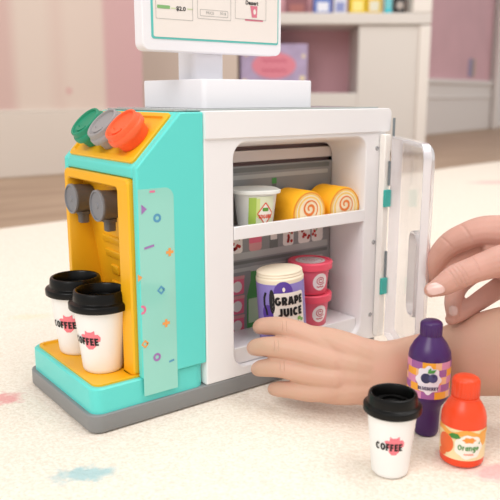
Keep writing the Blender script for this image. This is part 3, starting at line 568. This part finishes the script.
# the stack stands on the raised floor at the back of the fridge
dup(tub, (.2470, .0275, .0505+.0398), 'pink ice cream tub on top of the other one in the fridge')
b = B(); b.box(OX0+.003, OX1-.003, .006, BD-.0025, OZ0+.0022, .0502); b.build('raised_floor', mat('white_plastic', 'efedee'), toy, bevel=.001)

# grape juice jar in the hand
gx, gy, gz = .1830, .000, .0525
gj = thing('grape_juice_jar', 'purple grape juice jar with cream ribbed top, held in the hand', 'juice', (gx, gy, gz), face(gx, gy))
gj.rotation_euler = (0, math.radians(-4), face(gx, gy)+.10)
gr = .0272
b = B(); b.lathe([(.0003, 0), (gr*.93, 0), (gr, .003), (gr, .068), (gr*.99, .069)], n=56); b.build('jar_body', mat('lavender_jar', '8d7ec2', .4, bump=.02), gj)
b = B(); b.lathe([(gr*.99, .069), (gr*1.0, .070), (gr*1.0, .0735), (gr*.965, .0745), (gr*.95, .0755), (gr*.97, .0765), (gr*.955, .0775), (gr*.935, .0785), (gr*.955, .0795), (gr*.94, .0805), (gr*.86, .0815), (.0003, .0818)], n=56); b.build('ribbed_top', mat('cream_top', 'f1e4cc', .5, bump=.02), gj)
grf = lambda z: gr
b = B(); mA = cyl(grf, 0, 0, .0002); mB = cyl(grf, 0, 0, .0004); mC = cyl(grf, 0, 0, .0006); mE = cyl(grf, 0, 0, .0011)
b.blob([(x, z) for x, z in circ(1, 24, .001, .060, .011, .0125)], mA, 1, 4); b.blob(circ(1, 20, -.018, .036, .008, .010), mA, 1, 4)
b.blob(circ(1, 20, -.0125, .050, .0035, .014), mB, 2, 3); b.stroke([(-.020, .060), (-.0225, .054), (-.0228, .046), (-.0205, .040), (-.0195, .034)], .0028, mB, 2)
b.blob(fine(rrect(.0385, .054, .004, 3, .0075, .0325)), mB, 0, 8)
b.letters('GRAPE', .0335, .0094, mE, 2, .30, .0078, .0505, .2); b.letters('JUICE', .0290, .0094, mE, 2, .30, .0085, .0375, .2)
b.blob(circ(.0017, 10, .0015, .0635, 1, 1.6, ), mC, 0, 1); b.blob(circ(.0028, 10, .019, .0285, 1, .8), mC, 3, 1); b.blob(circ(.0024, 10, .0225, .0262, 1, .8), mC, 3, 1); b.stroke([(.0165, .0275), (.019, .022), (.022, .0185)], .0008, mC, 3)
b.build('label', [mat('jar_label_cream', 'f1e6dc', .45), mat('jar_violet', '5b3f9e', .4), INK, mat('jar_leaf', '7fae5c', .5)], gj, flat=True)

# ================================================================== BOTTLES ON THE RUG
# blueberry
q = on(425.5, 431.5, 2, 0); bb = thing('blueberry_bottle', 'dark purple blueberry juice bottle behind the cup and the orange bottle', 'bottle', q, face(q.x, q.y))
bb.scale = (.95, .95, .96)
PUR = mat('purple_plastic', '45215f', .32, bump=.03, bscale=700)
bp_ = [(.0003, 0), (.0112, 0), (.0122, .0015), (.0128, .006), (.0128, .020), (.0140, .031), (.0205, .0405), (.0212, .043), (.0214, .083), (.0205, .089), (.0165, .097), (.0118, .103), (.0105, .105)]
b = B(); b.lathe(bp_, n=56); b.build('bottle_body', PUR, bb)
b = B(); nn = 96; prof = [(.0106, .105), (.0108, .1055), (.0108, .1165), (.0100, .1185), (.0075, .1200), (.0003, .1205)]
b.loft([[((r+(.00028*(1 if k % 4 < 2 else -1) if 0 < i < 3 else 0))*math.cos(2*PI*k/nn), (r+(.00028*(1 if k % 4 < 2 else -1) if 0 < i < 3 else 0))*math.sin(2*PI*k/nn), z) for k in range(nn)] for i, (r, z) in enumerate(prof)]); b.build('cap', PUR, bb, sharp=60)
rf = lambda z: .0213; b = B()
tiles = [mat('tile_pink', 'd98bb0', .4), mat('tile_amber', 'f2a634', .4), mat('tile_violet', 'a45f9e', .4), mat('tile_peach', 'f0b98c', .4)]
nu = 20; m0 = cyl(rf, 0, 0, .0002)
for i in range(nu):
    for j in range(5):
        u0 = -.0655+.131*i/nu; v0 = .0445+.0072*j*1.05; mi = [0, 1, 2, 0, 3, 1, 2][(i*3+j*5) % 7]
        b.add([m0(u0, v0), m0(u0+.0033, v0), m0(u0+.0066, v0), m0(u0+.0066, v0+.0076), m0(u0+.0033, v0+.0076), m0(u0, v0+.0076)], [(0, 1, 4, 5), (1, 2, 3, 4)], mi)
wav = [((.0125+.0012*math.cos(8*a))*math.cos(a), .0645+(.0142+.0012*math.cos(8*a))*math.sin(a)) for a in [2*PI*k/64 for k in range(64)]]
b.blob(wav, cyl(rf, 0, 0, .0005), 4, 5); m2 = cyl(rf, 0, 0, .0008); m3 = cyl(rf, 0, 0, .0011); m4 = cyl(rf, 0, 0, .0014)
b.blob(circ(.0052, 20, -.0025, .0665), m2, 5, 2); b.blob(circ(.0046, 20, .0045, .067), m3, 6, 2); b.blob(circ(.0016, 8, .005, .0695), m4, 5, 1)
b.blob([(.0, .072), (.003, .0755), (.0075, .076), (.005, .0725)], m4, 7, 1); b.blob([(-.001, .0715), (-.0005, .0755), (.002, .078), (.0025, .074)], m4, 7, 1)
b.letters('BLUEBERRY', .0205, .0036, m4, 8, .2, 0, .0562)
b.build('label', tiles + [mat('label_white', 'eee6ee', .4), mat('berry_navy', '39385c', .4), mat('berry_blue', '4a4a78', .4), mat('berry_leaf', '4f9a4a', .5), mat('label_ink_purple', '3a2052', .5)], bb, flat=True)
# orange
q = on(461, 458.5, 2, 0); ob = thing('orange_juice_bottle', 'red-orange juice bottle with pale label, rightmost item on the rug', 'bottle', q, face(q.x, q.y))
ob.scale = (.965, .965, .955)
ORA = mat('orange_plastic', 'ee4a22', .32, bump=.03, bscale=700)
b = B(); b.lathe([(.0003, 0), (.0175, 0), (.0197, .002), (.0203, .005), (.0206, .040), (.0204, .046), (.0190, .052), (.0160, .058), (.0128, .0625), (.0118, .065)], n=56); b.build('bottle_body', ORA, ob)
b = B(); prof = [(.0122, .0655), (.0126, .066), (.0124, .0805), (.0115, .0825), (.0095, .0838), (.0003, .0842)]
b.lathe([(.0116, .063), (.0128, .0635), (.0128, .0650), (.0116, .0655)], n=48)
b.loft([[((r+(.0003*(1 if k % 4 < 2 else -1) if 0 < i < 3 else 0))*math.cos(2*PI*k/nn), (r+(.0003*(1 if k % 4 < 2 else -1) if 0 < i < 3 else 0))*math.sin(2*PI*k/nn), z) for k in range(nn)] for i, (r, z) in enumerate(prof)]); b.build('cap', ORA, ob, sharp=60)
rf = lambda z: .0204+.0002*z/.04; n_ = 72; b = B(); m0 = cyl(rf, 0, 0, .0002)
b.loft([[m0((k/n_-.5)*.1294, z) for k in range(n_)] for z in (.0085, .0385)], 0, (0, 0))
m1 = cyl(rf, 0, 0, .0005); m2 = cyl(rf, 0, 0, .0008); m3 = cyl(rf, 0, 0, .0011); m4 = cyl(rf, 0, 0, .0014)
b.stroke([(-.030+.003*i, .0345+.002*math.sin(i*.7)) for i in range(21)], .005, m1, 1); b.blob(circ(1, 20, .021, .030, .006, .0075), m1, 1, 3)
b.blob(circ(1, 24, -.0165, .0225, .0088, .0098), m1, 2, 4); b.blob(circ(1, 18, -.020, .0125, .005, .0035), m2, 2, 2)
b.blob([(-.013, .032), (-.0095, .0345), (-.004, .0345), (-.0015, .031), (-.006, .0295), (-.010, .0295)], m2, 3, 2)
b.blob([((.0132+.0007*math.cos(7*a))*math.cos(a)+.0065, .0225+(.0118+.0006*math.cos(7*a))*math.sin(a)) for a in [2*PI*k/56 for k in range(56)]], m2, 4, 5)
b.blob([((.0058+.0008*math.cos(6*a))*math.cos(a)+.0065, .0295+(.0026+.0005*math.cos(6*a))*math.sin(a)) for a in [2*PI*k/36 for k in range(36)]], m3, 5, 2)
b.letters('Orange', .0200, .0056, m4, 3, .17, .0062, .0222, .12); b.stroke([(.002+.0009*i, .0155+.0006*math.sin(i*2.3)) for i in range(11)], .0008, m4, 2); b.blob([(.0155, .0262), (.0172, .0285), (.0168, .0255)], m4, 3, 1)
b.build('label', [mat('orange_label_cream', 'f3dfae', .4), mat('orange_label_amber', 'f2a94a', .4), mat('orange_fruit', 'ea6a34', .4), mat('orange_leaf', '3f8a3c', .4), mat('orange_label_white', 'f6efe4', .4), mat('orange_crown', 'f0943c', .4)], ob, flat=True)

# ================================================================== HANDS
def skin_mat(name, base, pink, creases=()):
    m = mat(name, base, .48, spec=.35, sss=.12); nt = m.node_tree; bs = nt.nodes['Principled BSDF']; Lk = nt.links; tc = nt.nodes.new('ShaderNodeTexCoord')
    n = nt.nodes.new('ShaderNodeTexNoise'); n.inputs['Scale'].default_value = 38; n.inputs['Detail'].default_value = 4; Lk.new(tc.outputs['Object'], n.inputs['Vector'])
    r = nt.nodes.new('ShaderNodeValToRGB'); r.color_ramp.elements[0].position = .35; r.color_ramp.elements[1].position = .7
    r.color_ramp.elements[0].color = lin(hexc(base))+(1,); r.color_ramp.elements[1].color = lin(hexc(pink))+(1,); Lk.new(n.outputs['Fac'], r.inputs[0]); Lk.new(r.outputs[0], bs.inputs['Base Color'])
    n2 = nt.nodes.new('ShaderNodeTexNoise'); n2.inputs['Scale'].default_value = 700; n2.inputs['Detail'].default_value = 4; Lk.new(tc.outputs['Object'], n2.inputs['Vector'])
    bp = nt.nodes.new('ShaderNodeBump'); bp.inputs['Strength'].default_value = .25; bp.inputs['Distance'].default_value = .0006; Lk.new(n2.outputs['Fac'], bp.inputs['Height']); acc = None
    def vm(op, **k): q = nt.nodes.new('ShaderNodeVectorMath'); q.operation = op; return q
    for loc, dr, wd, rad, st_ in creases:   # skin folds over the joints
        a = vm('SUBTRACT'); Lk.new(tc.outputs['Object'], a.inputs[0]); a.inputs[1].default_value = loc
        d = vm('DOT_PRODUCT'); Lk.new(a.outputs[0], d.inputs[0]); d.inputs[1].default_value = Vector(dr).normalized()
        ab = nt.nodes.new('ShaderNodeMath'); ab.operation = 'ABSOLUTE'; Lk.new(d.outputs['Value'], ab.inputs[0])
        r1 = nt.nodes.new('ShaderNodeMapRange'); r1.interpolation_type = 'SMOOTHSTEP'; r1.inputs[1].default_value = 0; r1.inputs[2].default_value = wd; r1.inputs[3].default_value = -st_; r1.inputs[4].default_value = 0; Lk.new(ab.outputs[0], r1.inputs[0])
        l_ = vm('LENGTH'); Lk.new(a.outputs[0], l_.inputs[0])
        r2 = nt.nodes.new('ShaderNodeMapRange'); r2.interpolation_type = 'SMOOTHSTEP'; r2.inputs[1].default_value = rad*.5; r2.inputs[2].default_value = rad; r2.inputs[3].default_value = 1; r2.inputs[4].default_value = 0; Lk.new(l_.outputs['Value'], r2.inputs[0])
        mu = nt.nodes.new('ShaderNodeMath'); mu.operation = 'MULTIPLY'; Lk.new(r1.outputs[0], mu.inputs[0]); Lk.new(r2.outputs[0], mu.inputs[1])
        if acc: sm = nt.nodes.new('ShaderNodeMath'); sm.operation = 'ADD'; Lk.new(acc, sm.inputs[0]); Lk.new(mu.outputs[0], sm.inputs[1]); acc = sm.outputs[0]
        else: acc = mu.outputs[0]
    if acc: b2 = nt.nodes.new('ShaderNodeBump'); b2.inputs['Strength'].default_value = 1; b2.inputs['Distance'].default_value = .001; Lk.new(acc, b2.inputs['Height']); Lk.new(bp.outputs[0], b2.inputs['Normal']); Lk.new(b2.outputs[0], bs.inputs['Normal'])
    else: Lk.new(bp.outputs[0], bs.inputs['Normal'])
    return m
def crease(x0, y0, x1, y1, d, wd=.0011, rad=.011, st_=.8):   # fold at the first point, running across the direction to the second
    p = at(x0, y0, d); return (p, at(x1, y1, d)-p, wd, rad, st_)
CR1 = [crease(x, y, x-10, y, d, .0010, .008, .45) for x, y, d in ((286, 326, .735), (282, 326, .735), (278, 346, .727), (274, 346, .727), (284, 367, .727), (280, 367, .727))]
CR2 = [crease(x, y, x-10, y+6, .664, .0016, .0125, .55) for x, y in ((461, 275), (457.5, 277), (465, 273.5), (454, 279))] + [crease(447, 242, 437, 250, .712, .0020, .014, .6), crease(467, 231, 457, 236, .700, .0024, .016, .6), crease(476, 262, 466, 266, .664, .0012, .014, .4)]
def catmull(P, k=5):
    out = []
    for i in range(len(P)-1):
        p0 = P[max(i-1, 0)]; p1 = P[i]; p2 = P[i+1]; p3 = P[min(i+2, len(P)-1)]
        for j in range(k):
            t = j/k; out.append(tuple(.5*((2*b_)+(-a+c)*t+(2*a-5*b_+4*c-d)*t*t+(-a+3*b_-3*c+d)*t**3) for a, b_, c, d in zip(p0, p1, p2, p3)))
    out.append(P[-1]); return out
def chain(b, pts, k=5, n=16, smooth=True):
    """pts: (x, y, depth, radius) of joints; a round-ended tapering limb"""
    J = [tuple(at(x, y, d)) + (r,) for x, y, d, r in pts]
    if smooth: J = catmull(J, k)
    P = [Vector(q[:3]) for q in J]; R_ = [q[3] for q in J]
    t0 = (P[0]-P[1]).normalized(); t1 = (P[-1]-P[-2]).normalized(); P2, R2 = [], []
    for a in (85, 65, 45, 25): P2.append(P[0]+t0*R_[0]*math.sin(math.radians(a))); R2.append(R_[0]*math.cos(math.radians(a)))
    P2 += P; R2 += R_
    for a in (25, 45, 65, 85): P2.append(P[-1]+t1*R_[-1]*math.sin(math.radians(a))); R2.append(R_[-1]*math.cos(math.radians(a)))
    b.tube(P2, R2, n=n)
def hand_obj(b, name, m, vox=.0011, it=4):
    o = b.build(name, m); md = o.modifiers.new('remesh', 'REMESH'); md.mode = 'VOXEL'; md.voxel_size = vox; md.use_smooth_shade = True
    s = o.modifiers.new('smooth', 'SMOOTH'); s.factor = .5; s.iterations = it; return o
def nail(parent, c, nrm, tip, wd, ln, m):
    """a thin curved shell; c centre, nrm outward, tip pointing to the finger end"""
    n_ = Vector(nrm).normalized(); t = Vector(tip).normalized(); t = (t-n_*t.dot(n_)).normalized(); s = t.cross(n_); b = B(); loops = []
    for th in (0, .0006):
        vs = []
        for i in range(9):
            for j in range(9):
                u = (j/8*2-1); v = i/8*2-1; hw = wd/2*(1-.12*v*v) * (math.sqrt(max(0, 1-max(0, (v-.45)/.6)**2)))*(math.sqrt(max(0.02, 1-max(0, (-v-.5)/.6)**2)))
                vs.append(Vector(c) + s*u*hw + t*v*ln/2 - n_*(u*u*wd*.17+v*v*.0008) + n_*th)
        loops.append(vs)
    f = []
    for k in (0, 81): f += [tuple(k+q for q in ((i*9+j), (i*9+j+1), (i*9+j+10), (i*9+j+9))) for i in range(8) for j in range(8)]
    rim = [j for j in range(9)] + [i*9+8 for i in range(1, 9)] + [72+j for j in range(7, -1, -1)] + [i*9 for i in range(7, 0, -1)]
    f += [(rim[i], rim[(i+1) % len(rim)], 81+rim[(i+1) % len(rim)], 81+rim[i]) for i in range(len(rim))]
    b.add(loops[0]+loops[1], f); return b.build('fingernail', m, parent)
SK1 = skin_mat('skin_warm', 'ce a68f'.replace(' ', ''), 'd3a591', CR1); SK2 = skin_mat('skin_pink', 'c9998a', 'd2a092', CR2)
NAIL = mat('nail_gloss', 'dab4aa', .15, coat=.6, spec=.5)
# hand reaching into the fridge (fingers wrap the grape jar)
b = B()
chain(b, [(335, 352, .728, .0125), (308, 336, .735, .0118), (284, 327, .745, .0105), (265, 326, .762, .0095), (259.5, 327, .776, .0080)])
chain(b, [(335, 362, .722, .0125), (306, 353, .728, .0120), (276, 347, .738, .0110), (259, 347, .754, .0098), (254, 348, .769, .0084)])
chain(b, [(335, 378, .720, .0125), (308, 374, .727, .0115), (282, 368, .736, .0105), (264, 368, .750, .0094), (258, 369, .764, .0080)])
chain(b, [(335, 390, .722, .0115), (312, 392, .728, .0105), (294, 390, .735, .0095), (280, 389, .746, .0085), (274, 389, .757, .0072)])
for q_ in ([(303, 336, .738, .0118), (330, 341, .732, .0140), (356, 352, .724, .0170), (384, 366, .723, .0165)], [(302, 352, .736, .0128), (330, 357, .730, .0150), (356, 364, .722, .018), (384, 371, .723, .0165)],
           [(304, 371, .735, .0128), (330, 374, .730, .0150), (356, 375, .722, .018), (384, 377, .723, .0165)], [(309, 388, .736, .0118), (330, 390, .731, .0145), (356, 388, .722, .0170), (384, 382, .723, .0155)]): chain(b, q_, k=4)
chain(b, [(352, 348, .735, .012), (332, 345, .757, .0125), (317, 343, .778, .0105), (309, 338, .795, .0090)])           # thumb, behind the jar
def limb(b, pts, n=40):   # oval limb: x, y, depth, half height, half thickness
    P = catmull([tuple(at(x, y, d))+(h_, t_) for x, y, d, h_, t_ in pts], 6); loops = []
    for i, q in enumerate(P):
        p = Vector(q[:3]); tg = (Vector(P[min(i+1, len(P)-1)][:3])-Vector(P[max(i-1, 0)][:3])).normalized(); u = (_U-tg*_U.dot(tg)).normalized(); v = tg.cross(u)
        for k_ in ((.5, .85, 1) if i == 0 else (1,)): loops.append([p + (u*q[3]*math.cos(2*PI*k/n)+v*q[4]*math.sin(2*PI*k/n))*k_ - tg*(.004*(1-k_)) for k in range(n)])
    b.loft(loops)
limb(b, [(316, 364, .7335, .0330, .0105), (336, 367, .730, .0345, .0135), (360, 371, .724, .0345, .0175), (384, 374, .723, .0335, .0185), (415, 369, .734, .0350, .0175), (450, 362, .735, .0370, .0190), (500, 352, .705, .0435, .028), (600, 343, .64, .048, .036), (700, 338, .61, .050, .040)])
h1 = tag(hand_obj(b, 'hand', SK1, .0012, 7), 'bare forearm and hand reaching into the fridge, holding the grape juice jar', 'hand')
# hand that holds the door edge
b = B()
chain(b, [(520, 234, .700, .018), (486, 231, .708, .0155), (464, 237, .716, .0138), (449, 245, .724, .0126), (437, 259, .736, .0110), (432, 274, .748, .0090)])     # index
chain(b, [(520, 246, .712, .017), (494, 243, .722, .0135), (468, 253, .733, .0118), (450, 263, .741, .0112), (438, 275, .750, .0098), (434, 288, .757, .0080)])     # middle
chain(b, [(530, 258, .722, .016), (506, 262, .738, .0115), (480, 270, .742, .0105), (460, 284, .736, .0105), (453.5, 300, .722, .0092), (453, 313, .712, .0072)])    # ring, curled forward
chain(b, [(545, 266, .72, .014), (520, 276, .728, .0120), (497, 289, .728, .0108), (476, 303, .722, .0096), (461, 313, .717, .0082), (451.5, 319, .714, .0064)])   # little finger
chain(b, [(530, 262, .686, .0185), (508, 260, .680, .0165), (488, 265, .676, .0140), (471, 271, .674, .0126), (456, 277.5, .673, .0126), (443, 285, .674, .0105), (431.5, 290.0, .676, .0072)])   # thumb
limb(b, [(484, 247, .714, .017, .0125), (503, 248, .711, .0340, .0180), (528, 246, .712, .0380, .0205), (560, 240, .722, .0330, .0205), (600, 232, .745, .0290, .0215), (700, 220, .80, .034, .028), (800, 208, .86, .040, .034)])
h2 = tag(hand_obj(b, 'hand', SK2, .0011, 4), 'bare hand pinching the edge of the clear fridge door', 'hand')
nail(h2, at(436.0, 287.8, .6635), -_F*1+_U*.55, -_R-_U*.30, .0120, .0175, NAIL)
nail(h2, at(453, 311, .7045), -_F*1-_R*.5, -_U-_R*.1, .0085, .010, NAIL)
